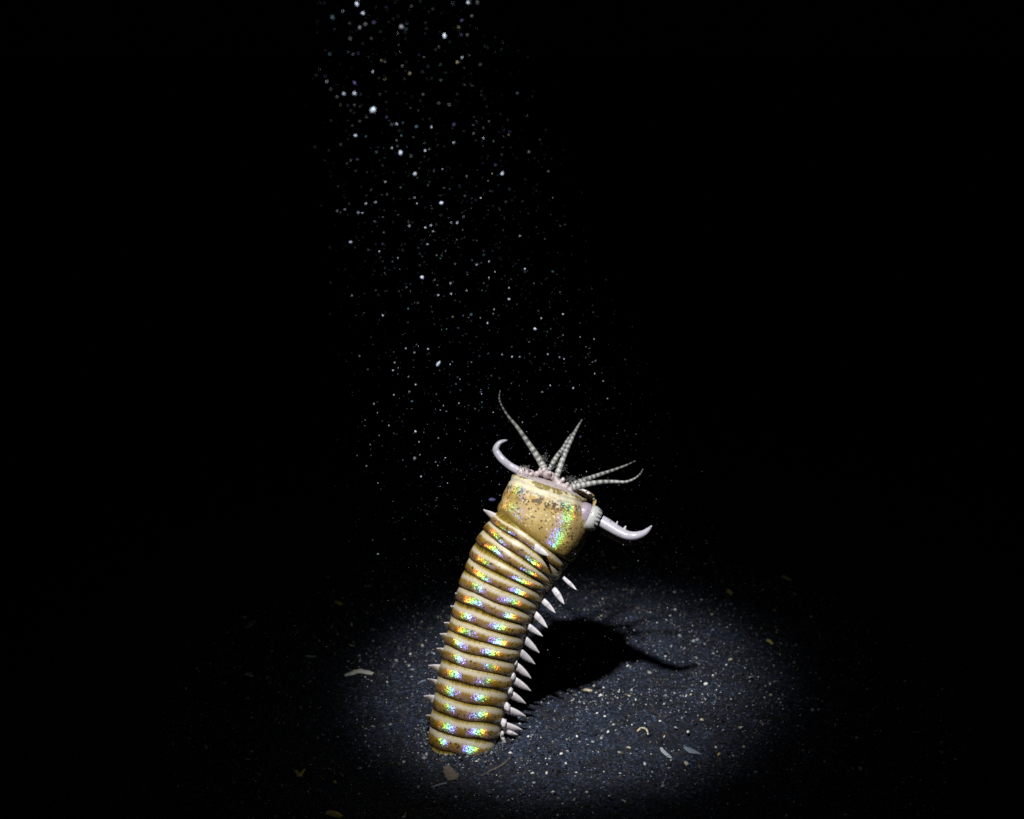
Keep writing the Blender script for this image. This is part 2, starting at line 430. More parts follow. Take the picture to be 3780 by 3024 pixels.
# centre line and half width as seen in the photograph, in 2156 px view pixels
spine = [(962, 1660, 70), (965, 1625, 71), (971, 1578, 73), (986, 1500, 77), (1003, 1420, 80), (1023, 1340, 83), (1048, 1262, 88), (1078, 1195, 94), (1106, 1152, 95),
         (1122, 1130, 96), (1142, 1100, 98), (1149, 1064, 92), (1156, 1026, 80), (1159, 1014, 74)]
pos3 = []
for x, y, w in spine:
    p = on_worm(x * S, y * S)
    pos3.append((*p, px(w * S, p)))
V_NECK, V_LIP = 9.0, 12.0                                # index of neck and lip in the spine list
N_RING = 17
def build_body():
    M = len(spine) - 1
    fine = smooth_path(pos3, 1201)
    def at(t):                                            # t in spine index
        k = min(max(t / M * 1200, 0), 1200); i = min(int(k), 1199); f = k - i
        return fine[i] * (1 - f) + fine[i + 1] * f
    # arc length of the ringed trunk, so the rings come out even
    ts = np.linspace(0, V_NECK, 900)
    P = np.array([at(t)[:3] for t in ts])
    L = np.concatenate([[0], np.cumsum(np.linalg.norm(np.diff(P, axis=0), axis=1))])
    i2 = np.searchsorted(ts, 1.40)
    ring_len_top = None
    seg = 128
    rows = []                                             # centre, radius factor, uv v, is head
    n_tot = N_RING
    # rings get slightly shorter towards the head
    L0, L1 = L[i2], L[-1]
    wts = np.linspace(1.34, 0.86, n_tot) * np.random.uniform(0.90, 1.10, n_tot); wts = wts / wts.sum() * (L1 - L0)
    edges = [L0]
    for w in wts: edges.append(edges[-1] + w)
    edges = [edges[0] - 2 * wts[0], edges[0] - wts[0]] + edges
    edges = [max(e, 0.0) for e in edges]
    prof = [(0.0, -0.012), (0.015, 0.006), (0.05, 0.017), (0.12, 0.024), (0.24, 0.026), (0.38, 0.023), (0.54, 0.016), (0.70, 0.006), (0.84, -0.003), (0.95, -0.010)]
    # a ring runs from its lower edge (s=0, brown, phase 1) up to its upper edge (s=1, phase 0)
    for r in range(len(edges) - 1):
        rs = random.uniform(-0.010, 0.010)
        for s, b in prof:
            l = edges[r] + (edges[r + 1] - edges[r]) * s
            t = np.interp(l, L, ts)
            rows.append((at(t), 1 - 0.02 + b + rs, 30 - r - s, False))
    for k in range(31):                                   # head
        s = k / 30
        t = V_NECK + (V_LIP - V_NECK) * s
        b = -0.07 * math.exp(-s / 0.025) + 0.012 * math.exp(-((s - 0.1) / 0.07) ** 2)
        b += 0.02 * math.exp(-((s - 0.965) / 0.025) ** 2) - 0.02 * math.exp(-((s - 0.9) / 0.02) ** 2)
        rows.append((at(t), 1 + b, -1 + s * 0.99, True))
    c = at(V_LIP)
    pts = [Vector(r[0][:3]) for r in rows]
    T, A, B = frames(pts)
    Vv = []; F = []; Uv = []; mi = []
    for i, (c4, k, v, hd) in enumerate(rows):
        r0 = c4[3] * k
        for j in range(seg):
            a = 2 * math.pi * j / seg
            d = A[i] * math.cos(a) + B[i] * math.sin(a)
            # uneven flesh, each ring sitting a little askew
            rk = 0 if hd else int(rows[i][2] + 1e-6 + 0.999)
            ask = 0.0 if hd else 0.030 * math.sin(a + 2.4 * rk * rk) * math.sin(1.7 * rk)
            q = pts[i] + d * r0
            wv = 1 + 0.018 * mnoise.noise(q * 160) + ((0.008 * mnoise.noise(q * 330) + 0.016 * mnoise.noise(Vector((math.cos(a) * 4, math.sin(a) * 4, v * 1.2)))) if hd else 0.0)
            sh = -0.14 * d.x * max(0.0, v + 1) if hd else 0.0        # the lip is cut at a slant
            Vv.append(pts[i] + d * (r0 * wv) + T[i] * (r0 * sh) + T[i] * (r0 * 0.05 * mnoise.noise(Vector((math.cos(a) * 1.5, math.sin(a) * 1.5, rk * 3.3))) + ask * r0))
    n = len(rows)
    for i in range(n - 1):
        v0, v1 = rows[i][2], rows[i + 1][2]
        hd = rows[i][3]
        if rows[i + 1][3] and not hd: v1 = v0 - 0.02
        if v1 > v0 and not hd: v1 = v0
        if not hd and abs(v0 - round(v0)) < 1e-6: v0 -= 0.001
        if not hd and abs(v1 - round(v1)) < 1e-6: v1 += 0.001
        for j in range(seg):
            j2 = (j + 1) % seg
            F.append([i * seg + j, i * seg + j2, (i + 1) * seg + j2, (i + 1) * seg + j])
            Uv += [(j / seg, v0), ((j + 1) / seg, v0), ((j + 1) / seg, v1), (j / seg, v1)]
            mi.append(1 if hd else 0)
    # the mouth: the lip turns inwards and down
    base = (n - 1) * seg
    prev = base
    for rr, dz in ((0.90, 0.03), (0.75, 0.08), (0.4, 0.15)):
        st = len(Vv)
        for j in range(seg):
            a = 2 * math.pi * j / seg
            d = A[-1] * math.cos(a) + B[-1] * math.sin(a)
            Vv.append(pts[-1] + d * rows[-1][0][3] * rr + T[-1] * rows[-1][0][3] * (dz - 0.14 * d.x * rr))
        for j in range(seg):
            j2 = (j + 1) % seg
            F.append([prev + j, prev + j2, st + j2, st + j]); Uv += [(j / seg, -0.012)] * 4; mi.append(1 if rr > 0.85 else 2)
        prev = st
    Vv.append(pts[-1] + T[-1] * rows[-1][0][3] * 0.18)
    for j in range(seg):
        F.append([prev + j, prev + (j + 1) % seg, len(Vv) - 1]); Uv += [(0, 0)] * 3; mi.append(2)
    me = mesh_from("body", Vv, F, Uv, mi)
    return link("body", me, [M_RING, M_HEAD, M_FLESH], worm)
build_body()

def wtube(name, ctrl, mat, n=40, seg=14, flat=1.0, parent=worm, vscale=1.0, bead=0.0):
    """a tapering limb: ctrl = (u, v, radius px, depth m) in photograph pixels"""
    cc = []
    for u, v, r, off in ctrl:
        p = on_worm(u, v, off); cc.append((*p, px(r, p)))
    sp = smooth_path(cc, n)
    pts = [Vector(s[:3]) for s in sp]
    rad = [max(s[3], 1e-5) * (1 + bead * math.sin(2 * math.pi * vscale * i / (n - 1))) for i, s in enumerate(sp)]
    V, F, U = tube(pts, rad, seg, flat, True, vscale)
    me = mesh_from(name, V, F, U)
    return link(name, me, [mat], parent)

z1 = lambda pts: [(*Z1(x, y), r / 2.695, off) for x, y, r, off in pts]
# five banded antennae
wtube("antenna", z1([(845, 930, 36.96, -.001), (812, 850, 35.28, 0), (745, 740, 30.24, 0), (660, 615, 24.36, 0), (565, 480, 18.48, -.001), (470, 365, 12.6, -.003), (410, 265, 9.24, -.005), (385, 190, 7.56, -.006), (394, 112, 4.2, -.007)]), M_ANT, 120, 12, 1, worm, 19, .03)
wtube("antenna", z1([(945, 1000, 33.6, -.001), (975, 920, 31.92, -.001), (1020, 790, 27.72, 0), (1065, 680, 24.36, .001), (1115, 575, 19.32, .002), (1160, 485, 14.28, .003), (1210, 402, 6.72, .004)]), M_ANT, 120, 12, 1, worm, 15, .03)
wtube("antenna", z1([(850, 930, 30.24, .006), (900, 870, 28.56, .006), (960, 770, 25.2, .006), (1020, 690, 21, .006), (1070, 600, 16.8, .006), (1130, 520, 6.72, .007)]), M_ANT, 120, 12, 1, worm, 13, .03)
wtube("antenna", z1([(1090, 1060, 31.92, .004), (1180, 1025, 30.24, .004), (1290, 985, 25.2, .005), (1400, 945, 20.16, .006), (1520, 905, 15.12, .007), (1640, 860, 10.08, .008), (1742, 812, 4.2, .009)]), M_ANT, 120, 12, 1, worm, 15, .03)
wtube("antenna", z1([(1060, 1090, 38.64, -.002), (1150, 1070, 36.96, -.002), (1260, 1045, 30.24, -.002), (1390, 1025, 22.68, -.002), (1520, 1020, 18.48, -.002), (1640, 1022, 14.28, -.003), (1730, 990, 10.92, -.004), (1790, 940, 8.4, -.005), (1816, 893, 4.2, -.006)]), M_ANT, 120, 12, 1, worm, 18, .03)

# jaws
jaw_l = wtube("jaw", z1([(660, 950, 36, .004), (585, 915, 40, .004), (500, 870, 39, .005), (420, 805, 38, .005), (365, 735, 37, .006), (352, 690, 33, .006), (380, 640, 25, .006), (420, 617, 17, .006), (465, 605, 5, .006)]), M_JAW, 60, 18, 0.8)
jaw_r = wtube("jaw", z1([(1290, 1385, 54, -.005), (1390, 1410, 60, -.006), (1480, 1460, 58, -.007), (1570, 1515, 53, -.008), (1660, 1555, 48, -.009), (1740, 1560, 44, -.010), (1820, 1535, 34, -.010), (1870, 1495, 22, -.010), (1903, 1458, 6, -.010)]), M_JAW, 60, 18, 1.15)
for x, y, dx, dy, r in ((1545, 1462, 16, -48, 17), (1622, 1500, 22, -38, 24), (1480, 1420, 10, -22, 10)):
    wtube("tooth", z1([(x, y + 20, r, -.008), (x + dx * .3, y, r * .9, -.008), (x + dx, y + dy, r * .25, -.009)]), M_TOOTH, 10, 10, .8, jaw_r)
wtube("jaw_membrane", z1([(1400, 1500, 30, -.004), (1500, 1565, 28, -.005), (1620, 1625, 18, -.006), (1740, 1640, 12, -.007), (1830, 1605, 6, -.008)]), M_CUFF, 30, 10, .3, jaw_r)

def lathe(name, axis0, axis1, profile, mat, parent, seg=96, flat=1.0, rag=0.0, off=0.0):
    """profile: (along 0..1, radius px of view Z1)"""
    a = on_worm(*Z1(*axis0), off); b = on_worm(*Z1(*axis1), off)
    ax = (b - a); L = ax.length; ax.normalize()
    A = Vector((0, -1, 0)); A = (A - ax * A.dot(ax)).normalized(); B = ax.cross(A)
    V = []; F = []; U = []
    n = len(profile)
    for i, (s, r) in enumerate(profile):
        rr = px(r / 2.695, a)
        for k in range(seg):
            t = 2 * math.pi * k / seg
            d = A * math.cos(t) * flat + B * math.sin(t)
            ss = s + (rag * math.sin(14 * t) if i in (n - 3, n - 2) else 0)
            V.append(a + ax * (L * ss) + d * rr * (1 + 0.05 * mnoise.noise(d * 2.2 + Vector((i, 0, 0)))))
    for i in range(n - 1):
        for k in range(seg):
            k2 = (k + 1) % seg
            F.append([i * seg + k, i * seg + k2, (i + 1) * seg + k2, (i + 1) * seg + k])
            U += [(k / seg, i / (n - 1)), ((k + 1) / seg, i / (n - 1)), ((k + 1) / seg, (i + 1) / (n - 1)), (k / seg, (i + 1) / (n - 1))]
    return link(name, mesh_from(name, V, F, U), [mat], parent)

lathe("jaw_cuff", (1130, 1320), (1290, 1375), [(-.3, 20), (0, 84), (.25, 118), (.55, 130), (.8, 126), (.92, 112), (.85, 80), (.7, 40)], M_CUFF, jaw_r, flat=.9, off=-.004)
lathe("jaw_collar", (1265, 1365), (1400, 1425), [(.02, 70), (.0, 104), (.10, 124), (.28, 130), (.50, 124), (.78, 108), (.80, 98), (.55, 84), (.3, 60)], M_COLLAR, jaw_r, flat=.95, rag=.04, off=-.006)
lathe("jaw_cuff", (740, 985), (560, 905), [(-.3, 20), (-.1, 46), (.25, 58), (.6, 60), (.85, 54), (.95, 44), (.8, 34)], M_FLESH, jaw_l, flat=.9, off=.003)

# soft flesh between the lip and the antennae
mb = MB()
def zlump(mb, x, y, r, off, seed, st=(1, 1, 1), rough=.3, base=ICO2):
    p = on_worm(*Z1(x, y), off); q = px(r / 2.695, p)
    v, f = lump(base, seed, q * st[0], q * st[1], q * st[2], rough)
    mb.add(v + np.array(p[:]), f)
for i, (x, y, r, off) in enumerate([(800, 925, 46, 0), (860, 945, 48, -.002), (765, 940, 34, -.003), (905, 960, 40, -.002), (945, 1000, 46, -.001), (1000, 1010, 42, .001), (985, 1055, 50, -.003),
                                    (1040, 1080, 46, -.003), (1085, 1110, 44, -.003), (1100, 1150, 40, -.002), (700, 935, 40, -.001), (660, 930, 34, 0), (625, 920, 30, .002), (1140, 1190, 38, -.002),
                                    (1020, 1000, 26, -.004), (890, 930, 24, -.004), (1065, 1045, 26, -.004), (830, 900, 26, -.003), (1190, 1220, 36, -.002), (910, 1010, 44, .003), (1000, 1100, 60, .004), (800, 980, 60, .004)]):
    zlump(mb, x, y, r, off, i + 1, (1, 1, 1), .45)
fl = mb.build("mouth_flesh", M_FLESH, worm)
rm = fl.modifiers.new("fuse", 'REMESH'); rm.mode = 'VOXEL'; rm.voxel_size = 0.00028; rm.use_smooth_shade = True
sm = fl.modifiers.new("soften", 'SMOOTH'); sm.factor = 0.5; sm.iterations = 14
wtube("mouth_rim", z1([(1085, 1100, 26, .006), (1160, 1105, 30, .007), (1240, 1130, 34, .007), (1300, 1170, 32, .006), (1335, 1215, 26, .004), (1320, 1270, 20, .003)]), M_RIM, 30, 14, .6)
wtube("mouth_rim", z1([(1170, 1090, 10, .005), (1235, 1112, 14, .005), (1290, 1150, 16, .004), (1330, 1195, 10, .003)]), M_FOOT, 24, 10, .8)
mb = MB()
for i in range(9):
    zlump(mb, 690 + random.uniform(-12, 14), 918 + random.uniform(-8, 10), 8, -.005 + random.uniform(-.0005, .0005), 50 + i)
for (cx, cy, sx_, sy_, n) in ((985, 760, 40, 40, 0), (820, 785, 38, 30, 60), (1030, 890, 26, 60, 50), (1090, 1000, 55, 40, 80), (640, 870, 60, 16, 40), (1000, 740, 30, 30, 25), (940, 860, 40, 40, 40), (1240, 985, 60, 16, 20), (850, 840, 20, 40, 20)):
    for k in range(n):
        zlump(mb, random.gauss(cx, sx_ * .6), random.gauss(cy, sy_ * .6), random.uniform(3, 8), random.uniform(-.002, .004), k, (1, 1, 1), .5, ICO1)
cl = mb.build("clinging_sand", M_SANDCLING, worm, False)
cl['kind'] = 'stuff'

# bristle feet down both sides
def foot(b, t, w, off, toff, lobe):
    b = Vector((*b, 0)).xy; t = Vector((*t, 0)).xy; d = (t - b)
    q = [(*(b - d * (.35 if lobe else .8)), w * 1.05, off + .002), (*b, w * 1.35, off), (*(b + d * .3), w * 1.3, off * .9 + toff * .1), (*(b + d * .65), w * .9, (off + toff) / 2), (*(b + d * .9), w * .34, toff), (*t, w * .12, toff)]
    o = wtube("parapodium", q, M_FOOT, 22, 12, .55)
    if lobe:
        m2 = MB(); p = on_worm(b.x - d.x * .06, b.y - d.y * .22 - 5, off - .0012); r = px(lobe * 1.15, p)
        v, f = lump(ICO2, b.x, r * .75, r, r * 1.15, .45); m2.add(v + np.array(p[:]), f)
        m2.build("foot_lobe", M_FOOT, o)
    return o
right = [(Z2(1690, 1080), Z2(1785, 1168), 7, 0), (Z2(1555, 1200), Z2(1642, 1328), 10, 0), (Z2(1425, 1310), Z2(1543, 1428), 10, 0), (Z2(1330, 1460), Z2(1452, 1597), 11, 0),
         (Z3(1290, 35), Z3(1450, 142), 11, 0), (Z3(1245, 170), Z3(1412, 318), 11.5, 9), (Z3(1200, 310), Z3(1367, 438), 12, 11), (Z3(1165, 460), Z3(1325, 588), 12, 12), (Z3(1140, 610), Z3(1323, 722), 12, 12),
         (Z3(1110, 760), Z3(1268, 857), 12, 13), (Z3(1080, 925), Z3(1268, 990), 12, 14), (Z3(1045, 1090), Z3(1232, 1135), 11.5, 14), (Z3(1020, 1210), Z3(1055, 1305), 9, 8), (Z3(1095, 1165), Z3(1185, 1190), 7, 0)]
for i, (b, t, w, lb) in enumerate(right):
    foot(b, t, w * (1.08 if i > 4 else .86), -.003 if i > 4 else -.005, -.003 if i > 4 else -.006, lb)
left = [(Z2(510, 1085), Z2(487, 1035), 6), (Z2(490, 1255), Z2(402, 1200), 9), (Z2(445, 1405), Z2(348, 1345), 9), (Z2(400, 1595), Z2(273, 1533), 10), (Z2(355, 1718), Z2(225, 1663), 10),
        (Z3(470, 165), Z3(355, 115), 11), (Z3(425, 320), Z3(323, 268), 10), (Z3(380, 490), Z3(232, 450), 10), (Z3(340, 640), Z3(222, 592), 7), (Z3(300, 815), Z3(183, 775), 11), (Z3(262, 1010), Z3(212, 978), 9), (Z3(235, 1270), Z3(218, 1225), 7)]
for b, t, w in left:
    foot(b, t, w * 1.2, .001, -.003, 0)
foot(Z2(900, 365), Z2(720, 250), 11, -.003, -.005, 11)            # the two at the neck
foot(Z2(1330, 690), Z2(1465, 778), 11, -.014, -.0165, 0)

# ------------------------------------------------------------------ sand grains, shell bits
SHELL = [simple("white_shell", (0.70, 0.68, 0.62), 0.5, .2, 1200), simple("cream_shell", (0.46, 0.40, 0.28), 0.55, .25, 1200), simple("yellow_debris", (0.55, 0.45, 0.12), 0.7, .4, 900),
         simple("grey_shell", (0.30, 0.33, 0.34), 0.6, .35, 900), simple("brown_pebble", (0.105, 0.085, 0.066), 0.7, .35, 700), simple("blue_grey_chip", (0.15, 0.175, 0.21), 0.6, .5, 900)]
W, C, Y, G_, BR, BL = range(6)
SHAPES = []
for i in range(8):
    v, f = lump(ICO2, i + 11, 1, random.uniform(.6, .95), random.uniform(.45, .75), .5)
    SHAPES.append((v, f))
_cache = {}
def chip(u, v, wpx, mat, name, label, cat, group=None, asp=None, shape=None, rot=None):
    p = on_sand(u, v)
    r = px(wpx * .42, p)
    s = random.randrange(8) if shape is None else shape
    key = (s, mat, name)
    if key in _cache:
        o = _cache[key].copy(); COL.objects.link(o)
    else:
        me = mesh_from(name, SHAPES[s][0], SHAPES[s][1])
        o = link(name, me, [SHELL[mat]]); _cache[key] = o
    o.location = p + Vector((0, 0, r * .25))
    a = asp or (1, random.uniform(.7, 1.1), random.uniform(.7, 1.1))
    o.scale = (r * a[0], r * a[1], r * a[2])
    o.rotation_euler = (random.uniform(-.4, .4), random.uniform(-.4, .4), random.uniform(0, 6.3) if rot is None else rot)
    for k in ('label', 'category', 'group'):
        if k in o: del o[k]
    return tag(o, label, cat, group)

def sculpt(name, pts, wid, mat, label, cat, flat=.5, n=24):
    """an irregular shell or twig lying on the sand, along ground pixels"""
    cc = []
    for (u, v), w in zip(pts, wid):
        p = on_sand(u, v); r = px(w / 2, p); cc.append((p.x, p.y, gz(p.x, p.y) + r * flat * .7, r))
    sp = smooth_path(cc, n)
    P = [Vector(s[:3]) for s in sp]
    c0 = sum(P, Vector()) / len(P); c0.z = gz(c0.x, c0.y)
    T, A, B = frames([p - c0 for p in P]); V = []; F = []; seg = 14
    for i, s in enumerate(sp):
        side = T[i].cross(Vector((0, 0, 1))).normalized()
        for k in range(seg):
            a = 2 * math.pi * k / seg
            q = side * math.cos(a) + Vector((0, 0, 1)) * math.sin(a) * flat
            w = 1 + .35 * mnoise.noise((P[i] + q * s[3]) * 500) + .2 * mnoise.noise((P[i] + q * s[3]) * 1300)
            V.append(P[i] - c0 + q * max(s[3], 5e-5) * w)
    for i in range(n - 1):
        for k in range(seg):
            k2 = (k + 1) % seg; F.append([i * seg + k, i * seg + k2, (i + 1) * seg + k2, (i + 1) * seg + k])
    F.append(list(range(seg))[::-1]); F.append([(n - 1) * seg + k for k in range(seg)])
    o = link(name, mesh_from(name, V, F), [SHELL[mat]])
    o.location = c0
    return tag(o, label, cat)

sculpt("shell_fragment", [(1272, 2497), (1300, 2490), (1335, 2484), (1376, 2492)], [14, 24, 30, 20], W, "long knobbly white shell fragment lying on the left edge of the lit sand", "shell", .5)
sculpt("shell_fragment", [(2352, 2690), (2368, 2683), (2384, 2687), (2392, 2698)], [7, 10, 9, 5], C, "thin curved shell sliver arching on the brightest sand", "shell", .6)
sculpt("shell_fragment", [(2526, 2756), (2545, 2772), (2560, 2778), (2590, 2784)], [8, 30, 26, 5], BL, "grey-blue three-cornered shell piece on the lower edge of the lit sand", "shell", .4)
sculpt("shell_fragment", [(2440, 2762), (2448, 2776), (2470, 2794), (2480, 2800)], [10, 16, 14, 8], G_, "dull green-grey broken shell beside the three-cornered shell piece", "shell", .5)
sculpt("shell_fragment", [(2144, 2552), (2165, 2550), (2186, 2553)], [10, 17, 12], C, "flat cream shell chip at the edge of the worm's shadow", "shell", .5)
sculpt("twig", [(1776, 2866), (1810, 2848), (1850, 2828), (1885, 2796)], [6, 8, 7, 4], BR, "thin pale twig lying on the sand at the foot of the worm", "twig", .8)
sculpt("pebble", [(1650, 2836), (1662, 2862), (1672, 2884)], [34, 50, 34], BR, "flat brown pebble half sunk in front of the worm's burrow", "pebble", .35)
sculpt("shell_fragment", [(1592, 2908), (1620, 2900), (1650, 2892)], [7, 12, 8], BL, "narrow bluish shell splinter in front of the brown pebble", "shell", .6)
sculpt("shell_fragment", [(908, 2322), (925, 2310), (944, 2294)], [20, 26, 14], BL, "lone blue-grey chip lying in the dark far outside the beam", "shell", .5)
sculpt("debris_flake", [(1093, 2846), (1102, 2862), (1108, 2866), (1126, 2838)], [8, 18, 16, 8], Y, "forked yellow-brown flake in the dark sand at lower left", "debris", .5)
sculpt("debris_flake", [(1205, 3004), (1232, 3010), (1264, 3018)], [22, 32, 16], Y, "broad mustard-yellow flake cut by the bottom of the picture", "debris", .5)
sculpt("debris_flake", [(1236, 2222), (1250, 2230), (1262, 2236)], [12, 22, 14], Y, "yellow-brown flake on the dark sand beyond the white shell fragment", "debris", .5)
sculpt("debris_flake", [(2892, 2130), (2905, 2138), (2922, 2144)], [18, 16, 8], Y, "small yellow flake farthest out in the dark on the right", "debris", .5)
sculpt("debris_flake", [(2688, 2180), (2695, 2190), (2700, 2198)], [14, 18, 10], Y, "rusty yellow flake just beyond the lit sand, behind the worm's shadow", "debris", .5)
sculpt("debris_flake", [(2832, 2364), (2842, 2371), (2852, 2380)], [14, 20, 10], Y, "bright mustard flake at the right-hand rim of the lit sand", "debris", .5)
sculpt("debris_flake", [(1128, 2424), (1147, 2426), (1166, 2424)], [10, 16, 10], G_, "mottled grey-green flake in the dark, left of the white shell fragment", "debris", .5)
sculpt("debris_flake", [(904, 2490), (918, 2494), (932, 2500)], [12, 22, 10], G_, "dim grey-brown flake alone in the dark at the far left", "debris", .5)
sculpt("shell_fragment", [(1542, 2526), (1556, 2518), (1572, 2512)], [5, 9, 6], BL, "thin blue-grey shell splinter close to the worm's left flank", "shell", .6)

bright = [(2192, 2534, 17), (2111, 2590, 18), (2264, 2678, 17), (2245, 2704, 18), (2188, 2741, 18), (2285, 2780, 22), (2452, 2602, 20), (2477, 2590, 18), (2494, 2688, 20), (2540, 2704, 20), (2707, 2792, 18),
          (2018, 2857, 20), (1965, 2857, 18), (1972, 2892, 22), (2408, 2852, 16), (2072, 2785, 20), (2088, 2820, 20), (2232, 2646, 14), (2204, 2634, 14), (2436, 2664, 15), (2508, 2348, 20), (2560, 2369, 22), (2574, 2364, 20),
          (2605, 2527, 26), (2489, 2188, 17), (2492, 2252, 15), (2633, 2414, 16), (2770, 2503, 20), (2631, 2327, 13), (1545, 2908, 22), (1379, 2368, 14), (1340, 2332, 11), (1429, 2519, 12), (1524, 2475, 22), (1557, 2296, 10), (1533, 2338, 10), (1517, 2364, 11),
          (2164, 2209, 11), (2225, 2212, 11), (2301, 2178, 12), (2416, 2178, 10), (2320, 2230, 9), (2402, 2262, 13), (1950, 2720, 16), (2130, 2720, 16), (2132, 2660, 14), (2140, 2740, 12), (2474, 2274, 12), (2425, 2300, 10), (2342, 2328, 12), (2123, 2952, 16), (2058, 3012, 18), (2190, 2590, 10), (2330, 2560, 10)]
warm = [(2533, 2820, 26, C), (2654, 2787, 22, Y), (2746, 2759, 20, C), (2591, 2660, 20, C), (2696, 2437, 22, C), (2628, 2270, 18, C), (2550, 2567, 20, C), (2845, 2567, 18, C), (2215, 2551, 22, BR), (2220, 2727, 20, G_), (2322, 2762, 20, C),
        (2220, 2275, 18, Y), (2265, 2098, 18, C), (1438, 2712, 18, BR), (1349, 2718, 16, C), (1453, 2217, 16, G_), (1313, 2261, 10, W), (2040, 2740, 18, C), (2322, 2570, 16, C)]
for u, v, w in bright:
    chip(u, v, w, W if random.random() < .55 else G_, "pale_grain", "white shell grain among others scattered over the lit dark sand", "grain", "white grains on the lit sand")
for u, v, w, mt in warm:
    if mt == W: mt = C
    chip(u, v, w, mt, "coloured_grain", "cream or tan grain among others scattered over the lit dark sand", "grain", "cream and tan grains on the lit sand")
for u, v, w in ((1236, 2890, 20), (1263, 2864, 22), (1212, 2736, 16), (1247, 2723, 16), (1138, 2469, 12), (1209, 2133, 18), (1120, 2053, 13), (1298, 2386, 20), (1364, 2166, 18), (1292, 2196, 16), (1497, 3006, 18), (2817, 2179, 15), (2783, 2163, 14),
                (1090, 2620, 9), (1020, 2655, 10), (1160, 2660, 14), (1150, 2825, 11), (860, 2690, 8), (1362, 2830, 14), (985, 2500, 10), (1060, 2540, 10), (980, 2340, 12), (2660, 2235, 10), (2860, 2255, 18)):
    chip(u, v, w, Y if random.random() < .55 else G_, "debris_grain", "dull yellowish bit among others lying on the unlit sand", "debris", "dull bits on the dark sand")

def grains():
    """the coarse fraction of the sand: thousands of tiny angular grains"""
    base_v, base_f = np.array([(1, 0, 0), (-1, 0, 0), (0, 1, 0), (0, -1, 0), (0, 0, 1), (0, 0, -1)], float), [(0, 2, 4), (2, 1, 4), (1, 3, 4), (3, 0, 4), (2, 0, 5), (1, 2, 5), (3, 1, 5), (0, 3, 5)]
    n = 46000; V = []; F = []; mi = []
    k = 0
    while k < n:
        a = random.uniform(0, 6.283); r = 0.115 * math.sqrt(random.random())
        x, y = AIM.x + math.cos(a) * r * 1.15, AIM.y + math.sin(a) * r * 1.2
        if k < 1400:
            rr = 0.0108 + abs(random.gauss(0, 0.0035)); x, y = math.cos(a) * rr, math.sin(a) * rr
        if math.hypot(x, y) < 0.0104: continue
        s = min(0.00017 * math.exp(random.gauss(0.25, 0.5)), 0.0008)
        rot = Matrix.Rotation(random.uniform(0, 6.28), 3, Vector((random.gauss(0, 1), random.gauss(0, 1), random.gauss(0, 1))).normalized())
        sc = np.array([random.uniform(.6, 1.5), random.uniform(.6, 1.2), random.uniform(.5, 1)]) * s
        v = (base_v * sc) @ np.array(rot)
        v += np.array((x, y, gz(x, y) + s * .35 + 0.0001))
        V.extend(v.tolist()); F.extend([(p + 6 * k, q + 6 * k, t + 6 * k) for p, q, t in base_f])
        u = random.random()
        c = 0 if u < .52 else 1 if u < .79 else 2 if u < .89 else 3 if u < .966 else 4
        mi.extend([c] * 8); k += 1
    mats = [simple("black_grain", (0.012, 0.014, 0.02), .5, .6, 2000), simple("slate_grain", (0.060, 0.075, 0.11), .5, .4, 2000), simple("umber_grain", (0.10, 0.078, 0.05), .6, .4, 2000),
            simple("grey_grain", (0.26, 0.27, 0.28), .5, .3, 2000), simple("white_grain", (0.6, 0.6, 0.56), .5, .2, 2000)]
    o = link("sand_grains", mesh_from("sand_grains", V, F, None, mi), mats, None, False)
    tag(o, "loose dark and pale sand grains strewn over the lit sea floor", "sand", None, "stuff")
grains()

# ------------------------------------------------------------------ particles drifting in the beam
SNOW = [simple("white_fleck", (0.39, 0.44, 0.52), .6, .15, spec=.2), simple("grey_fleck", (0.10, 0.10, 0.11), .6, .3, spec=.1), simple("teal_fleck", (0.05, 0.10, 0.13), .6, .3, spec=.1),
        simple("ochre_fleck", (0.15, 0.13, 0.07), .6, .3, spec=.1), simple("violet_fleck", (0.06, 0.055, 0.13), .6, .3, spec=.1), simple("dim_fleck", (0.03, 0.033, 0.035), .7, .3, spec=.1)]
KIND = dict(w=0, g=1, t=2, y=3, v=4, d=5)
ADJ = ["white", "grey", "teal", "ochre", "violet", "faint grey"]
snow_cache = {}
def beam_depth(u, v, spread=1.0):
    """a point inside the lamp's beam on the line of sight through (u, v)"""
    d = ray(u, v).normalized()
    # closest approach of the sight line to the beam axis
    w0 = CAM - LAMP; b = d.dot(BEAM); dd = d.dot(w0); e = BEAM.dot(w0)
    den = 1 - b * b
    t = (b * e - dd) / den
    s = (e - b * dd) / den
    half = max(0.004, s * math.tan(R(10)))
    miss = ((CAM + d * t) - (LAMP + BEAM * s)).length
    k = math.sqrt(max(half * half - miss * miss, (0.15 * half) ** 2))
    p = CAM + d * (t + random.uniform(-.8, .8) * k * spread)
    if p.z < 0.006: p = CAM + d * (((0.006 - CAM.z) / d.z))
    return p
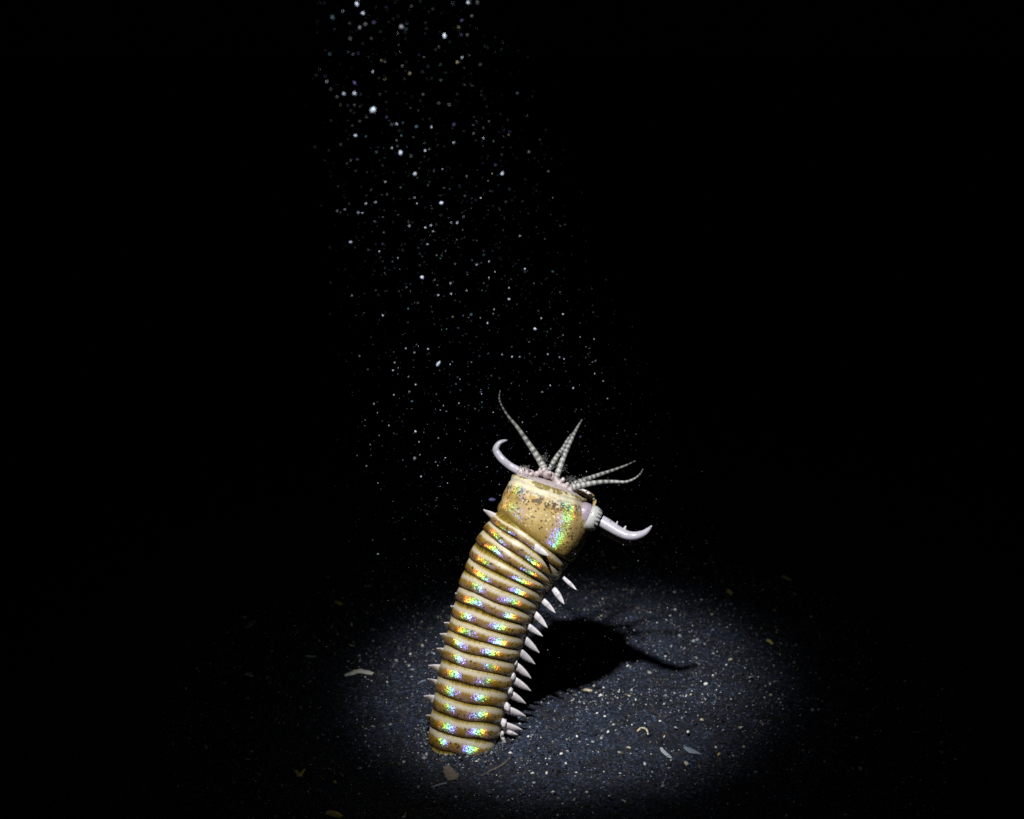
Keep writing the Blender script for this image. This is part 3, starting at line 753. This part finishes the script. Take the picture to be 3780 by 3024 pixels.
def fleck(u, v, hpx, kind, label=None, group=None, shape=None, asp=None):
    p = beam_depth(u, v)
    s = random.randrange(8) if shape is None else shape
    key = (s, kind)
    if key in snow_cache:
        o = snow_cache[key].copy(); COL.objects.link(o)
    else:
        o = link("drifting_fleck", mesh_from("drifting_fleck", SHAPES[s][0], SHAPES[s][1]), [SNOW[kind]]); snow_cache[key] = o
    r = px(hpx * .40, p)
    o.location = p
    a = asp or (random.uniform(.45, .8), random.uniform(.5, .8), random.uniform(.9, 1.2))
    o.scale = (r * a[0], r * a[1], r * a[2])
    o.rotation_euler = (random.uniform(-.4, .4), random.uniform(-.4, .4), random.uniform(0, 6.3)) if asp is None else (0, asp[3], 0)
    for k in ('label', 'category', 'group'):
        if k in o: del o[k]
    if label is None:
        label = ["white fleck among others drifting in the torch beam over the worm", "grey fleck among others drifting in the torch beam over the worm", "teal fleck among others drifting in the torch beam over the worm",
                 "ochre fleck among others drifting in the torch beam over the worm", "violet fleck among others drifting in the torch beam over the worm", "faint grey fleck among others hardly showing in the torch beam"][kind]
        group = ADJ[kind] + " flecks drifting in the beam"
    return tag(o, label, "particle", group)

za = lambda x, y: (1000 + x / 1.54, y / 1.54)
zb = lambda x, y: (1100 + x / 1.54, 1000 + y / 1.54)
named = [(za(489, 28), 32, 'w', "large white fleck at the very top of the beam, first of a short chain"), (za(523, 78), 28, 'w', "white fleck just below the large one at the beam's top left"),
         (za(505, 160), 26, 'g', "grey-white fleck third down the short chain at the beam's top left"), (za(350, 103), 30, 't', "broad blurred teal fleck at the top left border of the beam"),
         (za(1122, 16), 26, 'w', "bright fleck cut by the top of the picture on the beam's right side"), (za(1175, 18), 24, 'g', "dim twin beside the bright fleck at the top right of the beam"),
         (za(987, 205), 30, 'w', "big bright fleck with a yellow tip high in the beam's right half"), (za(580, 632), 40, 'w', "largest white fleck, glowing alone high in the beam's left half"),
         (za(738, 872), 40, 'w', "long teardrop white fleck near the middle of the upper beam"), (za(820, 992), 26, 'w', "round white fleck under the long teardrop fleck"),
         (za(415, 537), 28, 'w', "brighter of two white flecks side by side at the upper left"), (za(476, 535), 24, 'w', "smaller of two white flecks side by side at the upper left"),
         (za(1060, 357), 28, 'y', "yellowish fleck with a dim companion in the upper right of the beam"), (za(743, 155), 28, 'g', "fuzzy grey fleck near the top middle of the beam"),
         (za(970, 1158), 30, 'w', "slanting pair of fused white flecks in mid beam"), (za(1316, 990), 22, 'w', "bright fleck at the right margin of the beam beside a dimmer one"),
         (za(453, 1378), 20, 'w', "brilliant white fleck at the left margin of the beam at mid height"), (za(1468, 865), 18, 'g', "lone grey fleck outside the beam's right margin"),
         (za(481, 772), 24, 'w', "white fleck with a blue top left of the long teardrop fleck")]
for (u, v), h, k, lab in named:
    fleck(u, v, h, KIND[k], lab)
fleck(*za(860, 1578), 30, 0, "large L-shaped white fleck in mid beam", None, 3, (.62, .6, 1.0, .15))
fleck(*zb(798, 530), 38, 0, "pale slanting rod drifting to the upper left of the longest antenna", None, 2, (.36, .4, 1.0, .6))
fleck(*zb(1348, 332), 20, 0, "brightest small fleck high above the middle antenna")
fleck(*Z1(318, 1200), 30, 4, "fuzzy violet fleck floating beside the left of the worm's head", None, 5, (1.0, .7, 1.0, 0))
upper = """585 130 26 v;538 140 22 g;450 222 20 g;1085 118 22 v;1068 157 20 y;1117 200 16 g;955 270 18 g;335 310 22 t;467 310 16 g;497 305 16 v;440 295 14 t;628 345 16 y;1087 328 20 w;580 410 24 w;648 452 16 y;790 420 22 y;862 410 14 d;
1192 368 18 g;1275 213 12 d;258 430 20 g;242 448 12 t;318 466 22 w;340 510 20 g;375 552 16 g;476 472 28 v;966 457 16 t;915 447 12 d;1095 480 10 d;1135 477 12 d;395 600 18 y;438 602 16 v;475 597 14 g;455 630 14 g;197 602 14 d;865 540 18 g;
1014 597 16 w;793 615 16 d;543 668 16 g;505 690 16 g;658 668 14 v;342 687 14 t;686 710 18 g;715 708 18 w;828 722 24 t;913 725 18 w;1040 710 18 v;1226 608 12 d;1240 690 16 g;1346 683 12 d;1208 728 18 d;1153 760 16 g;1208 788 18 w;1166 800 12 d;
1565 740 16 d;1353 768 16 y;540 778 18 t;742 772 14 t;715 800 14 g;430 745 10 d;398 824 20 t;250 838 20 t;600 866 18 t;305 912 12 y;688 842 18 w;720 832 12 g;876 858 20 w;900 850 16 g;873 815 12 t;1040 812 22 w;950 825 12 d;872 892 12 d;
1318 840 12 d;1234 888 10 d;490 908 16 v;433 930 14 g;483 972 12 g;1278 940 24 v;976 963 14 w;1258 988 20 y;1113 1003 14 g;1203 1010 10 d;651 1035 14 w;738 1066 14 t;984 1070 12 y;1168 1060 12 d;661 1106 12 g;1103 1115 16 g;1193 1126 14 w;
1143 1130 12 d;1510 1085 12 d;445 1160 14 y;540 1158 20 w;595 1152 16 w;285 1172 14 y;377 1200 18 w;420 1192 14 w;497 1210 18 w;520 1213 16 w;832 1157 14 w;876 1183 12 d;916 1187 16 d;1430 1146 16 t;1301 1193 10 d;1452 1186 8 d;1520 1178 10 d;
723 1223 10 y;788 1285 16 w;877 1296 18 w;911 1283 16 w;921 1316 14 w;1025 1267 14 w;1059 1268 18 w;1645 1285 14 y;1416 1342 16 w;1320 1310 12 d;1101 1350 12 d;1557 1358 10 t;1152 1367 12 d;635 1388 16 v;616 1430 16 w;555 1422 12 g;890 1390 14 w;
838 1410 12 t;846 1443 14 t;942 1453 12 y;971 1455 14 t;963 1470 12 t;750 1424 12 g;722 1468 14 w;1209 1428 10 g;1260 1428 10 d;1295 1410 10 d;1210 1450 12 t;1170 1506 14 w;1240 1487 12 w;1196 1495 10 g;1463 1475 10 d;1444 1530 16 w;1603 1546 20 t;
1274 1546 12 w;1115 1551 12 t;648 1524 12 t;528 1522 8 d;1240 1580 18 w;1312 1588 12 d;1367 1588 12 d;1210 1610 12 g;1021 1613 14 w;946 1622 12 w;771 1634 14 y;1354 1638 10 w;1495 1612 12 g;728 1657 12 t;953 1680 16 w;1024 1672 14 w;1112 1654 10 y;1200 1652 12 t;460 1683 14 w;1354 1702 16 w"""
lower = """307 142 18 w;617 95 16 t;868 73 12 w;798 140 18 w;870 132 14 w;960 113 10 w;1200 97 14 w;1200 162 18 w;682 184 12 g;626 216 14 t;482 255 18 w;331 254 10 g;880 262 14 y;1115 220 16 w;1036 268 10 w;1078 298 16 w;985 250 22 t;1383 271 12 w;1366 228 10 g;1507 247 16 w;
845 332 12 t;912 325 16 v;959 360 12 d;1684 390 16 w;614 442 14 w;674 420 14 g;662 466 16 w;740 445 16 w;745 470 10 g;545 463 12 g;350 485 10 w;550 522 16 w;570 552 10 w;541 567 16 w;397 562 10 w;865 533 14 w;878 518 14 t;986 520 10 w;1217 490 22 w;1260 490 12 w;1215 432 12 g;
1160 477 12 w;1421 475 14 w;1487 492 14 w;1513 502 14 w;1692 512 12 w;1687 585 12 w;1377 563 10 g;1735 628 16 w;1866 535 10 d;628 602 12 w;668 648 12 w;921 617 12 w;898 645 20 t;1100 597 20 d;1213 640 14 g;1434 652 14 w;1388 690 12 w;1565 668 20 w;1760 727 12 w;632 688 12 w;
545 706 16 w;432 757 18 w;452 808 14 w;648 744 22 t;915 753 16 w;827 767 12 w;843 800 10 w;782 787 8 w;1045 748 14 t;1110 805 10 w;1255 833 10 g;480 855 14 t;380 882 10 w;517 880 12 w;545 925 10 w;462 936 12 w;668 914 22 w;593 857 10 g;715 920 12 g;845 928 10 g;798 952 12 w;
688 973 18 w;920 968 12 g;410 988 12 w;415 1050 16 t;390 1110 16 w;693 1046 12 w;838 1063 16 w;795 1107 10 w;700 1170 16 w;455 1207 14 w;1040 690 20 v;1535 915 14 g;1605 945 20 v;1575 800 10 g;1640 1142 12 w;1682 1070 10 g;1820 1003 10 d;1965 985 10 d;1545 630 12 d;850 1207 12 w;945 1185 10 g;310 692 10 y"""
for src, zf in ((upper, za), (lower, zb)):
    for e in src.replace("\n", "").split(";"):
        x, y, h, k = e.split()
        fleck(*zf(float(x), float(y)), float(h) * .72, KIND[k])

def snow_cloud():
    """the finest suspended matter: too many to count"""
    V = []; F = []; mi = []; n = 0
    bv, bf = ICO1
    tgt = 4200
    while n < tgt:
        s = random.uniform(0.05, 0.345) 
        s = 0.345 * random.random() ** 0.55
        hw = s * math.tan(R(12.5))
        a = random.uniform(0, 6.283); r = hw * math.sqrt(random.random())
        e1 = BEAM.orthogonal().normalized(); e2 = BEAM.cross(e1)
        p = LAMP + BEAM * s + e1 * math.cos(a) * r + e2 * math.sin(a) * r
        if p.z < 0.004 or math.hypot(p.x, p.y) < 0.004: continue
        q = 0.00006 * math.exp(random.gauss(0.2, .45))
        k = np.array([random.uniform(.6, 1.1), random.uniform(.6, 1.1), random.uniform(.8, 1.5)]) * q
        V.extend((bv * k + np.array(p[:])).tolist()); F.extend([[i + n * len(bv) for i in f] for f in bf])
        mi.extend([random.choices([0, 1, 2, 4, 5], [1, 3, 2, 1.5, 5])[0]] * len(bf)); n += 1
    o = link("marine_snow", mesh_from("marine_snow", V, F, None, mi), SNOW)
    tag(o, "finest dust of suspended particles filling the torch beam", "marine snow", None, "stuff")
snow_cloud()
